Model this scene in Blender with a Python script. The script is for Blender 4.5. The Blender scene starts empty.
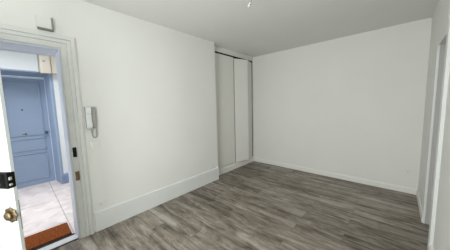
import bpy, bmesh, math, random
from mathutils import Vector, Matrix

random.seed(4)
C = bpy.context.scene.collection
SC = bpy.context.scene
R = math.radians

# ------------------------------------------------------------------ camera
cam_d = bpy.data.cameras.new('camera')
cam = bpy.data.objects.new('camera', cam_d)
C.objects.link(cam)
cam_d.sensor_width = 36.0
cam_d.lens = 190.218 * 36.0 / 450.0
cam_d.clip_start = 0.02
rx = Vector((0.74123779, 0.67079185, -0.02459313))
ux = Vector((-0.05073576, 0.09252213, 0.99441719))
fx = Vector((-0.66932236, 0.73585185, -0.10261403))
m3 = Matrix((rx, ux, -fx)).transposed()
cam.matrix_world = Matrix.Translation((2.488, 0.0, 1.40)) @ m3.to_4x4()
SC.camera = cam

# ------------------------------------------------------------------ world, light, exposure
w = bpy.data.worlds.new('world')
SC.world = w
w.use_nodes = True
bg = w.node_tree.nodes['Background']
bg.inputs[0].default_value = (0.75, 0.87, 1.0, 1)
bg.inputs[1].default_value = 1.0


def area(name, loc, target, sx, sy, power, col, spread=math.pi):
    d = bpy.data.lights.new(name, 'AREA')
    d.shape = 'RECTANGLE'
    d.size, d.size_y, d.energy, d.color = sx, sy, power, col
    d.spread = spread
    o = bpy.data.objects.new(name, d)
    C.objects.link(o)
    o.location = loc
    o.rotation_euler = (Vector(target) - Vector(loc)).to_track_quat('-Z', 'Y').to_euler()
    return o


# daylight entering by the window of the wall behind the photographer
area('window_daylight', (1.60, -0.905, 1.35), (1.60, 2.0, 1.35), 1.08, 1.76, 77, (0.955, 0.98, 1.0))
# unseen area lamps added to give the hall beyond the entrance its daylight
area('hall_fill_overhead', (-1.00, 0.10, 2.78), (-1.10, 0.10, 0.0), 1.0, 1.6, 43, (0.97, 0.98, 1.0), R(115))
area('hall_fill_side', (-1.0, -1.9, 1.5), (-1.2, 0.3, 1.0), 1.2, 1.8, 19, (0.92, 0.96, 1.0))

SC.view_settings.view_transform = 'Standard'
SC.view_settings.look = 'None'
SC.view_settings.gamma = 1.0
SC.view_settings.use_curve_mapping = False
SC.view_settings.exposure = 0.0


# ------------------------------------------------------------------ materials
def srgb(r, g, b):
    def f(c):
        c /= 255.0
        return c / 12.92 if c <= 0.04045 else ((c + 0.055) / 1.055) ** 2.4
    return (f(r), f(g), f(b), 1.0)


def mat(name, col, rough=0.6, metal=0.0, vary=0.03, scale=6.0, bump=0.0, bscale=80.0, spec=0.5):
    m = bpy.data.materials.new(name)
    m.use_nodes = True
    nt = m.node_tree
    b = nt.nodes['Principled BSDF']
    b.inputs['Roughness'].default_value = rough
    b.inputs['Metallic'].default_value = metal
    b.inputs['Specular IOR Level'].default_value = spec
    tc = nt.nodes.new('ShaderNodeTexCoord')
    nz = nt.nodes.new('ShaderNodeTexNoise')
    nz.inputs['Scale'].default_value = scale
    nz.inputs['Detail'].default_value = 4
    nt.links.new(tc.outputs['Object'], nz.inputs['Vector'])
    rp = nt.nodes.new('ShaderNodeValToRGB')
    lo = [max(0, c * (1 - vary)) for c in col[:3]] + [1]
    hi = [min(1, c * (1 + vary)) for c in col[:3]] + [1]
    rp.color_ramp.elements[0].position = 0.3
    rp.color_ramp.elements[1].position = 0.7
    rp.color_ramp.elements[0].color = lo
    rp.color_ramp.elements[1].color = hi
    nt.links.new(nz.outputs['Fac'], rp.inputs['Fac'])
    nt.links.new(rp.outputs['Color'], b.inputs['Base Color'])
    if bump > 0:
        n2 = nt.nodes.new('ShaderNodeTexNoise')
        n2.inputs['Scale'].default_value = bscale
        n2.inputs['Detail'].default_value = 3
        nt.links.new(tc.outputs['Object'], n2.inputs['Vector'])
        bp = nt.nodes.new('ShaderNodeBump')
        bp.inputs['Strength'].default_value = bump
        bp.inputs['Distance'].default_value = 0.004
        nt.links.new(n2.outputs['Fac'], bp.inputs['Height'])
        nt.links.new(bp.outputs['Normal'], b.inputs['Normal'])
    return m


def floor_mat():
    m = bpy.data.materials.new('grey_wood_laminate')
    m.use_nodes = True
    nt = m.node_tree
    N, L = nt.nodes.new, nt.links.new
    b = nt.nodes['Principled BSDF']
    tc = N('ShaderNodeTexCoord')
    br = N('ShaderNodeTexBrick')
    br.offset = 0.37
    br.offset_frequency = 2
    br.inputs['Color1'].default_value = (0, 0, 0, 1)
    br.inputs['Color2'].default_value = (1, 1, 1, 1)
    br.inputs['Mortar'].default_value = (0.5, 0.5, 0.5, 1)
    br.inputs['Scale'].default_value = 1.0
    br.inputs['Mortar Size'].default_value = 0.0016
    br.inputs['Mortar Smooth'].default_value = 0.2
    br.inputs['Brick Width'].default_value = 1.22
    br.inputs['Row Height'].default_value = 0.165
    mp0 = N('ShaderNodeMapping')
    mp0.inputs['Location'].default_value = (0.31, 0.05, 0)
    L(tc.outputs['Object'], mp0.inputs['Vector'])
    L(mp0.outputs['Vector'], br.inputs['Vector'])
    # every plank shifts the grain
    cx = N('ShaderNodeSeparateColor')
    L(br.outputs['Color'], cx.inputs['Color'])
    mul = N('ShaderNodeMath')
    mul.operation = 'MULTIPLY'
    mul.inputs[1].default_value = 37.0
    L(cx.outputs['Red'], mul.inputs[0])
    cmb = N('ShaderNodeCombineXYZ')
    L(mul.outputs[0], cmb.inputs['X'])
    L(mul.outputs[0], cmb.inputs['Z'])
    add = N('ShaderNodeVectorMath')
    L(tc.outputs['Object'], add.inputs[0])
    L(cmb.outputs[0], add.inputs[1])

    def grain(sx, sy, det, dist):
        mp = N('ShaderNodeMapping')
        mp.inputs['Scale'].default_value = (sx, sy, 1)
        L(add.outputs[0], mp.inputs['Vector'])
        nz = N('ShaderNodeTexNoise')
        nz.inputs['Scale'].default_value = 1.0
        nz.inputs['Detail'].default_value = det
        nz.inputs['Roughness'].default_value = 0.62
        nz.inputs['Distortion'].default_value = dist
        L(mp.outputs[0], nz.inputs['Vector'])
        return nz.outputs['Fac']
    g1 = grain(1.5, 10.0, 5, 0.9)
    g2 = grain(4.0, 70.0, 3, 0.3)
    g3 = grain(5.0, 9.0, 4, 1.2)

    def scaled(sock, k):
        n = N('ShaderNodeMath')
        n.operation = 'MULTIPLY'
        n.inputs[1].default_value = k
        L(sock, n.inputs[0])
        return n.outputs[0]

    def plus(a, c):
        n = N('ShaderNodeMath')
        n.operation = 'ADD'
        L(a, n.inputs[0])
        L(c, n.inputs[1])
        return n.outputs[0]
    s = plus(plus(scaled(g1, 0.62), scaled(g2, 0.20)), plus(scaled(g3, 0.30), scaled(cx.outputs['Red'], 0.055)))
    rp = N('ShaderNodeValToRGB')
    e = rp.color_ramp.elements
    e[0].position, e[0].color = 0.45, srgb(*FLOOR[0])
    e[1].position, e[1].color = 0.78, srgb(*FLOOR[3])
    x = e.new(0.55)
    x.color = srgb(*FLOOR[1])
    x = e.new(0.66)
    x.color = srgb(*FLOOR[2])
    L(s, rp.inputs['Fac'])
    mx = N('ShaderNodeMix')
    mx.data_type = 'RGBA'
    L(br.outputs['Fac'], mx.inputs['Factor'])
    L(rp.outputs['Color'], mx.inputs['A'])
    mx.inputs['B'].default_value = srgb(84, 78, 70)
    L(mx.outputs['Result'], b.inputs['Base Color'])
    b.inputs['Roughness'].default_value = 0.36
    bp = N('ShaderNodeBump')
    bp.inputs['Strength'].default_value = 0.12
    bp.inputs['Distance'].default_value = 0.002
    L(g2, bp.inputs['Height'])
    L(bp.outputs['Normal'], b.inputs['Normal'])
    return m


FLOOR = [(58, 49, 39), (113, 103, 91), (151, 142, 130), (186, 178, 167)]


def tile_mat():
    m = bpy.data.materials.new('pale_stone_tiles')
    m.use_nodes = True
    nt = m.node_tree
    N, L = nt.nodes.new, nt.links.new
    b = nt.nodes['Principled BSDF']
    tc = N('ShaderNodeTexCoord')
    mp = N('ShaderNodeMapping')
    mp.inputs['Location'].default_value = (0.53, -0.325, 0)
    L(tc.outputs['Object'], mp.inputs['Vector'])
    br = N('ShaderNodeTexBrick')
    br.offset = 0.0
    br.inputs['Color1'].default_value = srgb(222, 213, 209)
    br.inputs['Color2'].default_value = srgb(229, 220, 216)
    br.inputs['Mortar'].default_value = srgb(178, 172, 174)
    br.inputs['Scale'].default_value = 1.0
    br.inputs['Mortar Size'].default_value = 0.006
    br.inputs['Brick Width'].default_value = 0.87
    br.inputs['Row Height'].default_value = 0.87
    L(mp.outputs[0], br.inputs['Vector'])
    nz = N('ShaderNodeTexNoise')
    nz.inputs['Scale'].default_value = 5.0
    nz.inputs['Detail'].default_value = 6
    nz.inputs['Distortion'].default_value = 0.8
    L(tc.outputs['Object'], nz.inputs['Vector'])
    rp = N('ShaderNodeValToRGB')
    rp.color_ramp.elements[0].color = (0.78, 0.76, 0.77, 1)
    rp.color_ramp.elements[1].color = (1, 1, 1, 1)
    rp.color_ramp.elements[0].position = 0.35
    rp.color_ramp.elements[1].position = 0.62
    L(nz.outputs['Fac'], rp.inputs['Fac'])
    mx = N('ShaderNodeMix')
    mx.data_type = 'RGBA'
    mx.blend_type = 'MULTIPLY'
    mx.inputs['Factor'].default_value = 1
    L(br.outputs['Color'], mx.inputs['A'])
    L(rp.outputs['Color'], mx.inputs['B'])
    L(mx.outputs['Result'], b.inputs['Base Color'])
    b.inputs['Roughness'].default_value = 0.5
    return m


def coir_mat():
    m = mat('brown_coir', srgb(122, 66, 32), 0.95, 0, 0.5, 60, 1.0, 260, 0.1)
    return m


WALLP = mat('white_wall_paint', srgb(228, 228, 222), 0.75, 0, 0.012, 2.0, 0.05, 120, 0.25)
CEILP = mat('white_ceiling_paint', srgb(226, 226, 221), 0.85, 0, 0.01, 2.0, 0.04, 90, 0.2)
WOODP = mat('white_gloss_woodwork', srgb(222, 224, 220), 0.42, 0, 0.012, 3.0, 0.03, 40, 0.4)
BASEP = mat('white_gloss_baseboard', srgb(232, 231, 224), 0.4, 0, 0.01, 3.0, 0, 40, 0.4)
CLOSETP = mat('off_white_closet_panel', srgb(228, 227, 220), 0.55, 0, 0.012, 3.0, 0, 40, 0.35)
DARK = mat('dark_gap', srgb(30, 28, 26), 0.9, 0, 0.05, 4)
FLOORM = floor_mat()
TILEM = tile_mat()
HALLW = mat('white_hall_wall', srgb(216, 220, 221), 0.8, 0, 0.01, 2)
BLUE = mat('grey_blue_paint', srgb(138, 155, 178), 0.5, 0, 0.03, 3, 0.03, 60)
BLUEL = mat('pale_blue_paint', srgb(200, 212, 232), 0.5, 0, 0.02, 3)
BLUED = mat('slate_blue_skirting', srgb(120, 136, 170), 0.5, 0, 0.03, 3)
CREAM = mat('cream_painted_metal', srgb(214, 205, 190), 0.5, 0, 0.015, 3)
COIR = coir_mat()
ALU = mat('brushed_aluminium', srgb(190, 190, 188), 0.4, 0.7, 0.05, 20)
BLACK = mat('black_enamel', srgb(7, 7, 7), 0.5, 0, 0.1, 8, 0, 80, 0.2)
STEEL = mat('worn_steel', srgb(150, 145, 135), 0.35, 0.9, 0.12, 40)
BRASS = mat('aged_brass', srgb(126, 108, 80), 0.45, 0.7, 0.35, 55)
PLAST = mat('white_plastic', srgb(226, 228, 226), 0.4, 0, 0.01, 5)
PLASTG = mat('grey_plastic', srgb(158, 158, 150), 0.5, 0, 0.02, 5)
SHADE_PLATE = mat('grey_shade_and_plate', srgb(120, 120, 114), 0.55, 0, 0.02, 5)  # shade under the chime put into colour; also the lock faceplate's own grey
CORDM = mat('grey_cord', srgb(160, 160, 156), 0.6, 0, 0.02, 5)
CHROME = mat('polished_nickel', srgb(215, 215, 210), 0.15, 1.0, 0.02, 5)


# ------------------------------------------------------------------ mesh helpers
def bx(bm, x0, x1, y0, y1, z0, z1, bev=0.0, seg=2):
    vs = [bm.verts.new((x, y, z)) for x in (x0, x1) for y in (y0, y1) for z in (z0, z1)]
    F = [(0, 1, 3, 2), (4, 6, 7, 5), (0, 4, 5, 1), (2, 3, 7, 6), (0, 2, 6, 4), (1, 5, 7, 3)]
    fs = [bm.faces.new([vs[i] for i in f]) for f in F]
    if bev > 0:
        es = {e for f in fs for e in f.edges}
        bmesh.ops.bevel(bm, geom=list(es), offset=bev, segments=seg, profile=0.5, affect='EDGES')


def box(x0, x1, y0, y1, z0, z1, bev=0.0, seg=2):
    bm = bmesh.new()
    bx(bm, x0, x1, y0, y1, z0, z1, bev, seg)
    return bm


def extrude_profile(bm, prof, p0, p1, axes):
    """prof: closed list of (a, b); axes: the two direction vectors of a and b; swept from p0 to p1"""
    A, B = Vector(axes[0]), Vector(axes[1])
    p0, p1 = Vector(p0), Vector(p1)
    r0 = [bm.verts.new(p0 + A * a + B * b) for a, b in prof]
    r1 = [bm.verts.new(p1 + A * a + B * b) for a, b in prof]
    n = len(prof)
    for i in range(n):
        bm.faces.new((r0[i], r0[(i + 1) % n], r1[(i + 1) % n], r1[i]))
    bm.faces.new(r0[::-1])
    bm.faces.new(r1)


def lathe(bm, prof, axis, base, seg=28, lobes=0, amp=0.0):
    """prof: (radius, height) along axis"""
    ax = Vector(axis).normalized()
    t = Vector((0, 0, 1)) if abs(ax.z) < 0.9 else Vector((1, 0, 0))
    e1 = ax.cross(t).normalized()
    e2 = ax.cross(e1)
    base = Vector(base)
    rings = []
    for r, h in prof:
        ring = []
        for i in range(seg):
            a = 2 * math.pi * i / seg
            rr = r * (1 + amp * math.cos(lobes * a)) if lobes else r
            ring.append(bm.verts.new(base + ax * h + e1 * rr * math.cos(a) + e2 * rr * math.sin(a)))
        rings.append(ring)
    for k in range(len(rings) - 1):
        for i in range(seg):
            j = (i + 1) % seg
            bm.faces.new((rings[k][i], rings[k][j], rings[k + 1][j], rings[k + 1][i]))
    bm.faces.new(rings[0][::-1])
    bm.faces.new(rings[-1])


def tube(bm, pts, rad, seg=10):
    pts = [Vector(q) for q in pts]
    rings = []
    for i, q in enumerate(pts):
        d = (pts[min(i + 1, len(pts) - 1)] - pts[max(i - 1, 0)]).normalized()
        t = Vector((1, 0, 0)) if abs(d.x) < 0.9 else Vector((0, 1, 0))
        e1 = d.cross(t).normalized()
        e2 = d.cross(e1)
        rings.append([bm.verts.new(q + (e1 * math.cos(2 * math.pi * k / seg) + e2 * math.sin(2 * math.pi * k / seg)) * rad)
                      for k in range(seg)])
    for k in range(len(rings) - 1):
        for i in range(seg):
            j = (i + 1) % seg
            bm.faces.new((rings[k][i], rings[k][j], rings[k + 1][j], rings[k + 1][i]))
    bm.faces.new(rings[0][::-1])
    bm.faces.new(rings[-1])


def obj(name, bm, m, parent=None, smooth=False, label=None):
    bmesh.ops.recalc_face_normals(bm, faces=bm.faces[:])
    me = bpy.data.meshes.new(name)
    bm.to_mesh(me)
    bm.free()
    if smooth:
        for q in me.polygons:
            q.use_smooth = True
    me.materials.append(m)
    o = bpy.data.objects.new(name, me)
    C.objects.link(o)
    if parent:
        o.parent = parent
    if label:
        o['label'] = label
    return o


def tag(o, label, cat, group=None, kind=None):
    o['label'] = label
    o['category'] = cat
    if group:
        o['group'] = group
    if kind:
        o['kind'] = kind
    return o


def thing(name, label, cat, loc=(0, 0, 0), rz=0.0, group=None, kind=None):
    o = bpy.data.objects.new(name, None)
    C.objects.link(o)
    o.location = loc
    o.rotation_euler = (0, 0, rz)
    o.empty_display_size = 0.1
    return tag(o, label, cat, group, kind)


def struct(name, bm, m, label, cat, smooth=False):
    return tag(obj(name, bm, m, None, smooth), label, cat, None, 'structure')


# ------------------------------------------------------------------ dimensions
HC = 2.519           # ceiling
YB = 3.920           # back wall
XR = 2.770           # wall on the camera's side
YA = 2.508           # where the entrance wall steps back to the closet
DR = 0.122           # depth of the step
YF = -0.84           # wall behind the photographer
DY0, DY1, DZ = -0.495, 0.353, 1.992   # entrance opening
WT = 0.32            # entrance wall thickness

# ------------------------------------------------------------------ room shell
FLOORBM = bmesh.new()
bx(FLOORBM, -0.005, XR + 0.3, YF - 0.1, YB + 0.1, -0.08, 0.0)
bx(FLOORBM, -0.45, -0.005, YA, YB + 0.1, -0.08, 0.0)
struct('floor', FLOORBM, FLOORM,
       'grey wood-look laminate plank floor of the empty room', 'floor')
struct('ceiling', box(-0.6, XR + 0.6, YF - 0.2, YB + 0.2, HC, HC + 0.12), CEILP,
       'plain white ceiling above the empty room', 'ceiling')
bm = bmesh.new()
jp = [(0, DY1), (0, YA), (-WT, YA), (-WT, DY1 + 0.09), (-0.22, DY1)]
extrude_profile(bm, jp, (0, 0, 0), (0, 0, DZ), ((1, 0, 0), (0, 1, 0)))
bx(bm, -WT, 0, DY1, YA, DZ, HC)
bx(bm, -WT, 0, YF - 0.1, DY0, 0, HC)
bx(bm, -WT, 0, DY0, DY1, DZ, HC)
bx(bm, -0.62, -0.56, YA, YB + 0.1, 0, HC)          # rear of the closet
bx(bm, -0.62, -WT, YA - 0.06, YA, 0, HC)
struct('wall_left', bm, WALLP, 'white wall with the open entrance doorway and the intercom', 'wall')
struct('wall_back', box(-0.62, XR + 0.6, YB, YB + 0.12, 0, HC), WALLP,
       'bare white far wall with a low baseboard', 'wall')
NX = XR + 0.018
RY0, RY1, RZ = 2.535, 3.032, 1.972   # small doorway on the camera's side
bm = bmesh.new()
bx(bm, XR, XR + 0.10, RY1, YB, 0, HC)
bx(bm, NX, XR + 0.10, YF - 0.06, RY0, 0, HC)
bx(bm, XR, XR + 0.058, RY0, RY1, RZ, HC)
struct('wall_right', bm, WALLP, 'white side wall with a narrow doorway near the far corner', 'wall')
bm = bmesh.new()
WX0, WX1, WZ0, WZ1 = 1.04, 2.16, 0.45, 2.25
bx(bm, -WT, WX0, YF - 0.06, YF, 0, HC)
bx(bm, WX1, XR + 0.1, YF - 0.06, YF, 0, HC)
bx(bm, WX0, WX1, YF - 0.06, YF, 0, WZ0)
bx(bm, WX0, WX1, YF - 0.06, YF, WZ1, HC)
struct('wall_front', bm, WALLP, 'white wall with a window facing the far wall', 'wall')

# low baseboard of the far wall, the side wall and the closet plinth
bprof = [(0, 0), (0.014, 0), (0.014, 0.072), (0.009, 0.085), (0, 0.085)]
bm = bmesh.new()
extrude_profile(bm, bprof, (-DR, YB, 0), (XR, YB, 0), ((0, -1, 0), (0, 0, 1)))
struct('baseboard_back', bm, BASEP, 'low white baseboard along the far wall', 'baseboard')
bm = bmesh.new()
extrude_profile(bm, bprof, (XR, YB - 0.012, 0), (XR, RY1 + 0.004, 0), ((-1, 0, 0), (0, 0, 1)))
extrude_profile(bm, [(a + 0.016, b_) for a, b_ in bprof[1:4]] + [(0, bprof[4][1]), (0, 0)], (NX, RY0 - 0.080, 0), (NX, YF, 0), ((-1, 0, 0), (0, 0, 1)))
struct('baseboard_right', bm, BASEP, 'low white baseboard along the side wall beside the narrow doorway', 'baseboard')
# tall moulded baseboard of the entrance wall
tprof = [(0, 0), (0.016, 0), (0.016, 0.192), (0.012, 0.198), (0.020, 0.206), (0.018, 0.222), (0.008, 0.232), (0, 0.232)]
bm = bmesh.new()
extrude_profile(bm, tprof, (0, 0.500, 0), (0, YA, 0), ((1, 0, 0), (0, 0, 1)))
extrude_profile(bm, tprof, (0, YF, 0), (0, DY0 - 0.15, 0), ((1, 0, 0), (0, 0, 1)))
struct('baseboard_left', bm, WOODP, 'tall white moulded baseboard along the entrance wall', 'baseboard')

# entrance casing : three stepped mouldings around the opening
cprof = [(0.004, 0), (0.004, 0.014), (0.046, 0.015), (0.049, 0.010), (0.053, 0.010), (0.057, 0.018), (0.080, 0.019),
         (0.083, 0.012), (0.087, 0.012), (0.091, 0.021), (0.116, 0.022), (0.119, 0.014), (0.123, 0.014), (0.127, 0.016), (0.132, 0.0)]


def casing(bm, prof, y0, y1, z):
    """mitred frame on the plane X = 0 round an opening y0..y1, height z"""
    rows = []
    for a, h in prof:
        rows.append([bm.verts.new(q) for q in ((h, y0 - a, 0), (h, y0 - a, z + a), (h, y1 + a, z + a), (h, y1 + a, 0))])
    n = len(rows)
    for i in range(n):
        j = (i + 1) % n
        for k in range(3):
            bm.faces.new((rows[i][k], rows[j][k], rows[j][k + 1], rows[i][k + 1]))
    bm.faces.new([r[0] for r in rows])
    bm.faces.new([r[3] for r in rows][::-1])


bm = bmesh.new()
casing(bm, cprof, DY0, DY1, DZ)
struct('trim_1', bm, WOODP, 'stepped white moulded casing around the open entrance doorway', 'door casing')
# lining of the entrance opening with its rebate
bm = bmesh.new()
bx(bm, -0.216, 0.004, DY1 - 0.012, DY1 + 0.002, 0, DZ - 0.01, 0.002)
bx(bm, -WT - 0.004, 0.004, DY0 - 0.002, DY0 + 0.012, 0, DZ - 0.01)
bx(bm, -WT - 0.004, 0.004, DY0 - 0.002, DY1 + 0.094, DZ - 0.012, DZ + 0.002)
bx(bm, -WT - 0.004, -0.250, DY0 + 0.012, DY0 + 0.026, 0, DZ - 0.012)
bx(bm, -WT - 0.004, -0.300, DY0 + 0.012, DY1 - 0.012, DZ - 0.020, DZ - 0.012)
LINP = mat('pale_blue_white_lining_paint', srgb(222, 228, 238), 0.5, 0, 0.01, 3)
struct('trim_2', bm, LINP, 'pale blue-white door lining inside the entrance opening', 'door lining')
# threshold
bm = bmesh.new()
bx(bm, -0.115, -0.020, DY0 + 0.013, DY1 - 0.013, -0.03, 0.010, 0.003)
struct('trim_3', bm, mat('pale_worn_threshold', srgb(200, 200, 202), 0.45, 0, 0.06, 20),
       'pale threshold board between the doormat and the grey planks', 'threshold')
bm = bmesh.new()
bx(bm, -0.020, -0.004, DY0 + 0.013, DY1 - 0.002, -0.03, 0.004)
bx(bm, -0.165, -0.115, DY0 + 0.013, DY1 - 0.030, -0.03, 0.003)
struct('trim_4', bm, DARK, 'black joints on both sides of the pale threshold board', 'threshold joint')

# casing of the narrow doorway
GREYP = mat('grey_painted_door', srgb(176, 175, 170), 0.5, 0, 0.012, 3.0, 0, 40, 0.35)
bm = bmesh.new()
bx(bm, XR - 0.008, XR + 0.012, RY1 - 0.008, RY1 + 0.016, 0, RZ, 0.003)
bx(bm, XR - 0.006, XR + 0.030, RY0 - 0.090, RY0, 0, RZ + 0.09, 0.003)
struct('trim_5', bm, WOODP, 'white casing of the narrow doorway near the far corner', 'door casing')
bm = bmesh.new()
bx(bm, XR + 0.012, XR + 0.130, RY1 - 0.004, RY1 + 0.008, 0, RZ)
struct('trim_9', bm, GREYP, 'grey painted jamb inside the narrow doorway', 'door jamb')
bm = box(XR + 0.062, XR + 0.095, RY0 + 0.004, RY1 - 0.006, 0.012, RZ - 0.052, 0.003)
d3 = struct('door_3', bm, GREYP, 'closed grey-white door set back in the narrow doorway', 'door')
bm = box(XR + 0.101, XR + 0.30, RY0 - 0.05, RY1 + 0.05, 0, RZ + 0.1)  # dark block: shade of the gap over the door put into its colour
struct('wall_door_shade', bm, DARK, 'dark block painting the shade above the set-back door in the narrow doorway', 'wall')

# ------------------------------------------------------------------ closet in the step of the wall
CX = -DR
bm = bmesh.new()
bx(bm, CX - 0.05, CX - 0.004, YA, YB, 0, 0.130)
extrude_profile(bm, [(0, 0), (0.014, 0), (0.014, 0.092), (0.009, 0.104), (0, 0.104)], (CX - 0.004, YA, 0), (CX - 0.004, YB, 0),
                ((1, 0, 0), (0, 0, 1)))
struct('baseboard_closet', bm, BASEP, 'white plinth and baseboard under the closet doors', 'baseboard')
bm = bmesh.new()
bx(bm, CX - 0.06, CX, YA, YB, 2.424, HC)
bx(bm, CX - 0.06, CX + 0.002, 3.872, YB, 0.10, HC)
struct('wall_bulkhead', bm, WALLP, 'white strip of wall above and beside the closet doors', 'wall')
struct('wall_recess_shade', box(-0.50, -0.44, YA, YB, 0, HC), DARK, 'inside of the closet behind its doors with shade put into its dark colour', 'wall')  # backing sheet, closet shade put into its dark colour

bm = bmesh.new()  # strips that paint the shade of the closet gaps
bx(bm, CX - 0.055, CX - 0.002, YA, 3.868, 2.404, 2.424)
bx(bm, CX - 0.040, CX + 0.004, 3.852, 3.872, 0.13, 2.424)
bx(bm, CX - 0.040, CX - 0.016, 3.196, 3.208, 0.13, 2.404)
struct('trim_gap_shade', bm, DARK, 'dark strips painting the shade in the gaps around the closet doors', 'gap shade')
tag(obj('closet_panel', box(CX - 0.034, CX - 0.012, YA + 0.004, 3.196, 0.138, 2.398, 0.002), CLOSETP),
    'tall flat off-white closet panel beside the end of the entrance wall', 'closet door')
PV = 0.112            # how far the fold stands out
y0b, y1b = 3.208, 3.850
b = thing('bifold_door', 'half folded off-white closet door standing out beside the far corner', 'closet door', (CX, y0b, 0.14))
ym = (y1b - y0b) / 2
for (ya, xa, yb, xb) in ((0.0, 0.0, ym - 0.0015, PV), (ym + 0.0015, PV, y1b - y0b, 0.0)):
    bmq = bmesh.new()
    d = Vector((xb - xa, yb - ya, 0))
    nrm = Vector((d.y, -d.x, 0)).normalized()
    if nrm.x < 0:
        nrm = -nrm
    t = 0.020
    pts = [Vector((xa, ya, 0)), Vector((xb, yb, 0)), Vector((xb, yb, 0)) - nrm * t, Vector((xa, ya, 0)) - nrm * t]
    lo = [bmq.verts.new((q.x, q.y, 0.0)) for q in pts]
    hi = [bmq.verts.new((q.x, q.y, 2.238)) for q in pts]
    for i in range(4):
        j = (i + 1) % 4
        bmq.faces.new((lo[i], lo[j], hi[j], hi[i]))
    bmq.faces.new(lo[::-1])
    bmq.faces.new(hi)
    obj('panel', bmq, CLOSETP, b)
bmq = bmesh.new()
for zc in (0.25, 1.13, 2.0):
    tube(bmq, [(PV - 0.022, ym, zc - 0.03), (PV - 0.022, ym, zc + 0.03)], 0.005)
obj('hinge', bmq, STEEL, b)

# ------------------------------------------------------------------ stair hall beyond the entrance
HX = -2.13
struct('floor_hall', box(-2.52, -0.165, -2.2, 2.6, -0.08, 0.0), TILEM,
       'pale stone tile floor of the hall beyond the entrance doorway', 'floor')
BY0, BY1 = -0.43, 0.440
bm = bmesh.new()
bx(bm, HX - 0.45, HX, 0.497, 2.6, 0, 2.8)
bx(bm, HX - 0.45, HX, -2.2, BY0 - 0.06, 0, 2.8)
bx(bm, HX - 0.45, HX, BY0 - 0.06, 0.497, 2.045, 2.8)
struct('wall_hall', bm, HALLW, 'white hall wall around the blue door', 'wall')
struct('ceiling_hall', box(-2.6, -WT, -2.3, 2.7, 2.8, 2.9), HALLW, 'white ceiling of the hall beyond the doorway', 'ceiling')
bm = bmesh.new()
bx(bm, -2.6, -WT, 2.6, 2.7, 0, 2.8)
bx(bm, -2.6, -WT, -2.3, -2.2, 0, 2.8)
struct('wall_hall_end', bm, HALLW, 'white end walls of the hall', 'wall')
bm = bmesh.new()
extrude_profile(bm, [(0, 0), (0.016, 0), (0.016, 0.175), (0.006, 0.192), (0, 0.192)], (HX, 0.512, 0), (HX, 2.6, 0),
                ((1, 0, 0), (0, 0, 1)))
struct('baseboard_hall', bm, BLUED, 'slate blue skirting board on the white hall wall', 'baseboard')

# blue frame : splayed fluted jambs and head
bm = bmesh.new()
nf = 5


def fluted(bm, a0, a1, zz0, zz1, vertical=True, head=None):
    """fluted splay between plan points a0 (near) and a1 (deep)"""
    a0, a1 = Vector(a0), Vector(a1)
    d = a1 - a0
    nr = Vector((-d.y, d.x, 0)).normalized()
    if nr.y * (0.0 - a0.y) < 0 and vertical:
        nr = -nr
    pr = []
    for i in range(nf):
        u0, u1 = i / nf, (i + 1) / nf
        for u, h in ((u0 + 0.004, 0), (u0 + 0.03, 0.018), (u1 - 0.08, 0.018), (u1 - 0.04, 0)):
            pr.append(a0 + d * u + nr * h)
    back = [a1 - nr * 0.03, a0 - nr * 0.03]
    pts = pr + back
    lo = [bm.verts.new((q.x, q.y, zz0)) for q in pts]
    hi = [bm.verts.new((q.x, q.y, zz1)) for q in pts]
    n = len(pts)
    for i in range(n):
        j = (i + 1) % n
        bm.faces.new((lo[i], lo[j], hi[j], hi[i]))
    bm.faces.new(lo[::-1])
    bm.faces.new(hi)


fluted(bm, (HX + 0.006, 0.486, 0), (-2.47, 0.446, 0), 0, 2.03)
fluted(bm, (HX + 0.006, BY0 - 0.046, 0), (-2.47, BY0 - 0.006, 0), 0, 2.03)
for i in range(4):      # stepped head
    x1 = HX + 0.006 - i * 0.085
    z0 = 2.040 - i * 0.014
    bx(bm, x1 - 0.080, x1, BY0 - 0.05, 0.490, z0 - 0.002, 2.06)
    bx(bm, x1 - 0.085, x1 - 0.080, BY0 - 0.05, 0.490, z0 + 0.006, 2.06)
# plinth block of the jamb
bx(bm, -2.36, HX + 0.012, 0.466, 0.498, 0, 0.16, 0.004)
struct('trim_6', bm, BLUE, 'fluted grey-blue door frame around the blue door in the hall', 'door frame')
bm = bmesh.new()
bx(bm, -2.50, -2.462, 0.424, 0.448, 0, 1.992)
bx(bm, -2.50, -2.462, BY0 - 0.008, BY0 + 0.016, 0, 1.992)
bx(bm, -2.50, -2.462, BY0 - 0.008, 0.448, 1.966, 1.992)
struct('trim_7', bm, BLUEL, 'pale blue bead lining the edge of the blue door', 'door bead')
# blue door leaf with panels and a thin moulded line above and below the middle rail
d2 = thing('door_2', 'closed grey-blue panelled door across the hall', 'door', (-2.49, 0, 0), 0, None, 'structure')
bm = bmesh.new()
bx(bm, -0.05, 0, BY0 + 0.017, 0.423, 0.004, 1.966)
obj('leaf', bm, BLUE, d2)
for (za, zb) in ((0.10, 0.61), (0.935, 1.90), (0.66, 0.885)):
    bm = bmesh.new()
    ya, yb = BY0 + 0.075, 0.352
    mw = 0.020
    for (p, q, r, s) in ((ya, yb, za, za + mw), (ya, yb, zb - mw, zb), (ya, ya + mw, za, zb), (yb - mw, yb, za, zb)):
        bx(bm, 0, 0.011, p, q, r, s, 0.004)
    obj('panel_moulding', bm, BLUE, d2)
bm = bmesh.new()
lathe(bm, [(0.024, 0), (0.024, 0.006), (0.012, 0.010), (0.010, 0.03), (0.022, 0.036), (0.026, 0.05), (0.018, 0.06)], (1, 0, 0), (0, 0.372, 0.975))
obj('knob', bm, mat('dark_blue_knob', srgb(50, 62, 92), 0.4), d2, True, 'dark round knob')
bm = bmesh.new()
bx(bm, 0, 0.008, 0.058, 0.112, 0.962, 0.978, 0.003)
bx(bm, 0.004, 0.030, 0.092, 0.108, 0.958, 0.994, 0.004)
obj('door_pull', bm, BRASS, d2, False, 'small brass pull')
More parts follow.
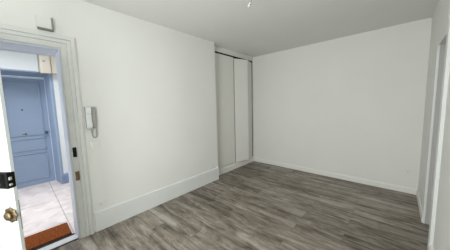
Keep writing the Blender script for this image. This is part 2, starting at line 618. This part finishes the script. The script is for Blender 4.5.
bm = bmesh.new()
lathe(bm, [(0.013, 0), (0.013, 0.005), (0.008, 0.007)], (1, 0, 0), (0, 0.093, 1.407))
obj('peephole', bm, mat('dark_lens', srgb(60, 66, 84), 0.3), d2, True)

# cream box under the hall ceiling
cb = thing('meter_cabinet', 'cream box fixed on the white hall wall above the corner of the blue door', 'cabinet', (HX, 0.36, 2.028))
bm = bmesh.new()
bx(bm, 0, 0.10, 0.0, 0.138, 0, 0.52, 0.006)
bx(bm, 0, 0.085, 0.144, 0.330, 0.006, 0.52, 0.006)
obj('body', bm, CREAM, cb)
bm = box(0.100, 0.106, 0.014, 0.124, 0.040, 0.49, 0.003)
obj('cover', bm, CREAM, cb)
bm = box(0.106, 0.110, 0.034, 0.066, 0.185, 0.212, 0.002)
obj('vent', bm, PLASTG, cb, False, 'small grey plate')
# shallow conduit strip on its other flank
bm = box(HX, HX + 0.03, 0.316, 0.342, 2.05, 2.6, 0.004)
tag(obj('cable_duct', bm, HALLW), 'white vertical cable duct beside the cream box in the hall', 'cable duct')

# doormat
dm = thing('doormat', 'brown coir doormat lying on the hall tiles at the entrance', 'doormat', (-0.326, -0.04, 0.0))
bm = bmesh.new()
n1, n2 = 60, 26
bx(bm, -0.148, 0.152, -0.40, 0.346, 0.0005, 0.016, 0.005)
obj('pile', bm, COIR, dm)
bm = bmesh.new()
bx(bm, -0.152, 0.156, -0.404, 0.350, 0.0, 0.004)
obj('backing', bm, mat('dark_rubber', srgb(40, 34, 30), 0.8), dm)

# ------------------------------------------------------------------ entrance door leaf, standing open
LL = 0.818
d1 = thing('door_1', 'white entrance door leaf standing open with black rim lock and brass knob', 'door', (0.012, DY0 - 0.002, 0.0), R(-57), None, 'structure')
LEAFP = mat('white_leaf_paint', srgb(204, 209, 205), 0.4, 0, 0.012, 3.0, 0.03, 40, 0.4)
obj('leaf', box(-0.022, 0.0, 0.0, LL, 0.008, 1.978, 0.003), LEAFP, d1)
for (za, zb) in ((0.14, 0.62), (1.10, 1.86)):
    bm = bmesh.new()
    ya, yb, mw = 0.12, LL - 0.22, 0.022
    for (p, q, r, s) in ((ya, yb, za, za + mw), (ya, yb, zb - mw, zb), (ya, ya + mw, za, zb), (yb - mw, yb, za, zb)):
        bx(bm, 0.0, 0.010, p, q, r, s, 0.004)
    obj('panel_moulding', bm, LEAFP, d1)
bm = bmesh.new()
ys = LL - 0.175
bx(bm, -0.019, 0.030, LL - 0.030, LL + 0.006, 0.912, 1.016, 0.009, 3)
bx(bm, 0.0, 0.030, ys, LL - 0.002, 0.912, 1.016, 0.010, 3)
bx(bm, 0.0, 0.022, ys - 0.014, ys + 0.02, 0.930, 1.014, 0.009, 3)
lk = obj('rim_lock', bm, BLACK, d1, False, 'black rim lock')
bm = bmesh.new()
lathe(bm, [(0.013, 0), (0.013, 0.006), (0.007, 0.008), (0.007, 0.02), (0.014, 0.024), (0.014, 0.034), (0.008, 0.037)], (1, 0, 0), (0.030, LL - 0.052, 0.990), 20)
obj('thumb_turn', bm, STEEL, lk, True, 'small steel thumb turn')
bm = bmesh.new()
lathe(bm, [(0.012, 0), (0.012, 0.006), (0.006, 0.007)], (1, 0, 0), (0.030, LL - 0.052, 0.945), 20)
obj('cylinder', bm, STEEL, lk, True, 'steel key cylinder')
for zb, hb in ((0.968, 0.020), (0.932, 0.014)):
    bm = box(0.004, 0.019, LL + 0.004, LL + 0.013, zb, zb + hb, 0.003)
    obj('latch_bolt', bm, PLASTG, lk, False, 'dull grey bolt')
bm = bmesh.new()
lathe(bm, [(0.011, 0), (0.011, 0.005), (0.006, 0.006)], (1, 0, 0), (0.030, LL - 0.115, 0.966), 20)
obj('key_cover', bm, BRASS, lk, True, 'brass key cover')
bm = bmesh.new()
lathe(bm, [(0.046, 0), (0.050, 0.004), (0.046, 0.008), (0.030, 0.011)], (1, 0, 0), (0, LL - 0.040, 0.728), 48, 8, 0.07)
ro = obj('knob_rosette', bm, BRASS, d1, True, 'brass flower-shaped rosette')
bm = bmesh.new()
lathe(bm, [(0.020, 0.009), (0.017, 0.012), (0.017, 0.015), (0.026, 0.018), (0.029, 0.023), (0.024, 0.028), (0.010, 0.031)],
      (1, 0, 0), (0, LL - 0.040, 0.728), 28)
obj('knob', bm, BRASS, d1, True, 'round brass knob')
bm = bmesh.new()
bx(bm, -0.021, -0.016, LL - 0.001, LL + 0.0015, 0.62, 0.82)
obj('lock_faceplate', bm, SHADE_PLATE, d1)
bm = bmesh.new()
for zc in (0.25, 1.0, 1.75):
    tube(bm, [(0.004, -0.004, zc - 0.05), (0.004, -0.004, zc + 0.05)], 0.007)
obj('hinge', bm, STEEL, d1)

# keepers of the two locks on the casing
kp = thing('lock_keeper', 'black metal lock keeper on the casing of the entrance doorway', 'lock keeper', (0.016, 0.378, 0.905))
bm = bmesh.new()
bx(bm, 0, 0.016, -0.010, 0.018, 0, 0.096, 0.007, 3)
obj('box', bm, BLACK, kp)
bm = bmesh.new()
bx(bm, -0.004, 0.003, -0.012, 0.020, -0.003, 0.099, 0.001)
obj('plate', bm, BLACK, kp)
kb = thing('lock_keeper', 'aged brass lock keeper on the casing, under the black one', 'lock keeper', (0.016, 0.376, 0.648))
bm = bmesh.new()
bx(bm, 0, 0.016, -0.006, 0.024, 0.004, 0.096, 0.007, 3)
obj('box', bm, BRASS, kb)
bm = bmesh.new()
bx(bm, -0.004, 0.003, -0.008, 0.026, 0.001, 0.099, 0.001)
obj('plate', bm, BRASS, kb)
# faint small square catch higher up on the casing
ck = tag(obj('door_catch', box(0.014, 0.024, 0.372, 0.398, 1.285, 1.335, 0.003), WOODP),
         'small white painted catch on the casing above the black keeper', 'door catch')

# ------------------------------------------------------------------ intercom
ic = thing('intercom', 'white wall intercom handset with grey side and hanging cord beside the entrance doorway', 'intercom', (0.0, 0.498, 1.186))
obj('base', box(0, 0.026, 0.004, 0.100, 0.0, 0.232, 0.006), PLASTG, ic, False, 'grey base plate')
bm = bmesh.new()
hp = [(0.028, 0.0), (0.052, 0.004), (0.060, 0.030), (0.056, 0.062), (0.044, 0.080), (0.044, 0.150), (0.056, 0.170), (0.060, 0.200), (0.052, 0.228), (0.028, 0.232)]
extrude_profile(bm, hp, (0, 0.006, 0), (0, 0.056, 0), ((1, 0, 0), (0, 0, 1)))
hs = obj('handset', bm, PLAST, ic, False, 'white handset')
bv = hs.modifiers.new('soft', 'BEVEL')
bv.width = 0.006
bv.segments = 3
obj('side_panel', box(0.026, 0.034, 0.062, 0.098, 0.010, 0.224, 0.004), PLASTG, ic)
bm = bmesh.new()
pts = []
for i in range(25):
    a = math.pi * i / 24
    pts.append((0.022 + 0.006 * math.sin(a), 0.070 - 0.022 * math.cos(a), -0.005 - 0.100 * math.sin(a) ** 0.55))
tube(bm, pts, 0.0055, 8)
obj('cord', bm, CORDM, ic, True, 'grey cord loop')

# light switch below it
sw = thing('light_switch', 'small white light switch on the wall below the intercom', 'light switch', (0.0, 0.532, 0.955))
obj('plate', box(0, 0.009, 0.0, 0.082, 0.0, 0.082, 0.003), WALLP, sw)
obj('rocker', box(0.009, 0.014, 0.018, 0.064, 0.018, 0.064, 0.002), WALLP, sw)


def outlet(name, label, loc, rz, wd=0.080, ht=0.080, m=PLAST):
    t = thing(name, label, 'power outlet', loc, rz)
    obj('plate', box(0, 0.010, -wd / 2, wd / 2, -ht / 2, ht / 2, 0.003), m, t)
    bmq = bmesh.new()
    lathe(bmq, [(0.024, 0.010), (0.024, 0.013), (0.021, 0.0135), (0.019, 0.011)], (1, 0, 0), (0, 0, 0), 24)
    obj('socket', bmq, m, t, True)
    for s in (-1, 1):
        bmq = bmesh.new()
        lathe(bmq, [(0.003, 0.011), (0.003, 0.0142)], (1, 0, 0), (0, s * 0.0095, 0), 10)
        obj('pin_hole', bmq, DARK, t)
    return t


outlet('power_outlet', 'white power outlet above the tall baseboard beside the entrance casing', (0.0, 0.565, 0.302), 0, 0.13, 0.07, WALLP)
outlet('power_outlet', 'white power outlet above the end of the tall baseboard near the closet', (0.0, 2.372, 0.292), 0)
outlet('power_outlet', 'white power outlet on the far wall near the corner with the side wall', (2.655, YB, 0.335), R(-90), 0.080, 0.080, WALLP)

CHSHADE = mat('mid_grey_shade', srgb(140, 142, 138), 0.5, 0, 0.02, 5)  # grey for the shadow beside the chime box
# chime box above the doorway
cbx = thing('door_chime', 'small white chime box with shade painted grey below and beside it above the entrance doorway', 'door chime', (0.0, 0.205, 2.150))
obj('cover', box(0, 0.020, 0.0, 0.106, 0.006, 0.118, 0.003), WALLP, cbx)
obj('base', box(0, 0.022, 0.006, 0.118, -0.012, 0.006, 0.002), SHADE_PLATE, cbx, False, 'shade under the box painted grey')  # strip with the shade below the box put into its grey
obj('side_shade', box(0, 0.022, 0.106, 0.121, 0.004, 0.112, 0.002), CHSHADE, cbx)  # shadow at the side of the box, built as a grey strip

# ceiling wire with its connector
cl = thing('ceiling_light_wire', 'short lamp wire with a shiny connector hanging from the ceiling', 'lamp wire', (1.405, 1.66, HC))
bm = bmesh.new()
lathe(bm, [(0.045, 0.0), (0.045, -0.006), (0.030, -0.020), (0.010, -0.024)], (0, 0, 1), (0, 0, 0), 24)
obj('ceiling_rose', bm, PLAST, cl, True)
bm = bmesh.new()
tube(bm, [(0, 0, -0.02), (-0.006, 0, -0.06), (-0.022, -0.004, -0.095), (-0.038, -0.008, -0.118)], 0.004)
obj('wire', bm, PLASTG, cl, True)
bm = bmesh.new()
ax = Vector((-0.045, -0.003, -0.062)).normalized()
lathe(bm, [(0.006, 0), (0.012, 0.004), (0.012, 0.026), (0.008, 0.030)], ax, (-0.036, -0.008, -0.112), 16)
obj('connector', bm, CHROME, cl, True, 'shiny metal connector')
bm = bmesh.new()
lathe(bm, [(0.004, 0.028), (0.010, 0.034), (0.011, 0.046), (0.006, 0.055)], ax, (-0.036, -0.008, -0.112), 16)
obj('terminal', bm, PLAST, cl, True, 'white terminal')

# ------------------------------------------------------------------ window behind the photographer
wn = thing('window_1', 'white framed window in the wall facing the far wall', 'window', (0, YF, 0), 0, None, 'structure')
bm = bmesh.new()
for (a, b_, c, d_) in ((WX0, WX1, WZ0, WZ0 + 0.04), (WX0, WX1, WZ1 - 0.04, WZ1), (WX0, WX0 + 0.04, WZ0, WZ1),
                       (WX1 - 0.04, WX1, WZ0, WZ1), ((WX0 + WX1) / 2 - 0.025, (WX0 + WX1) / 2 + 0.025, WZ0, WZ1)):
    bx(bm, a, b_, -0.05, -0.01, c, d_)
obj('window_frame', bm, WOODP, wn)
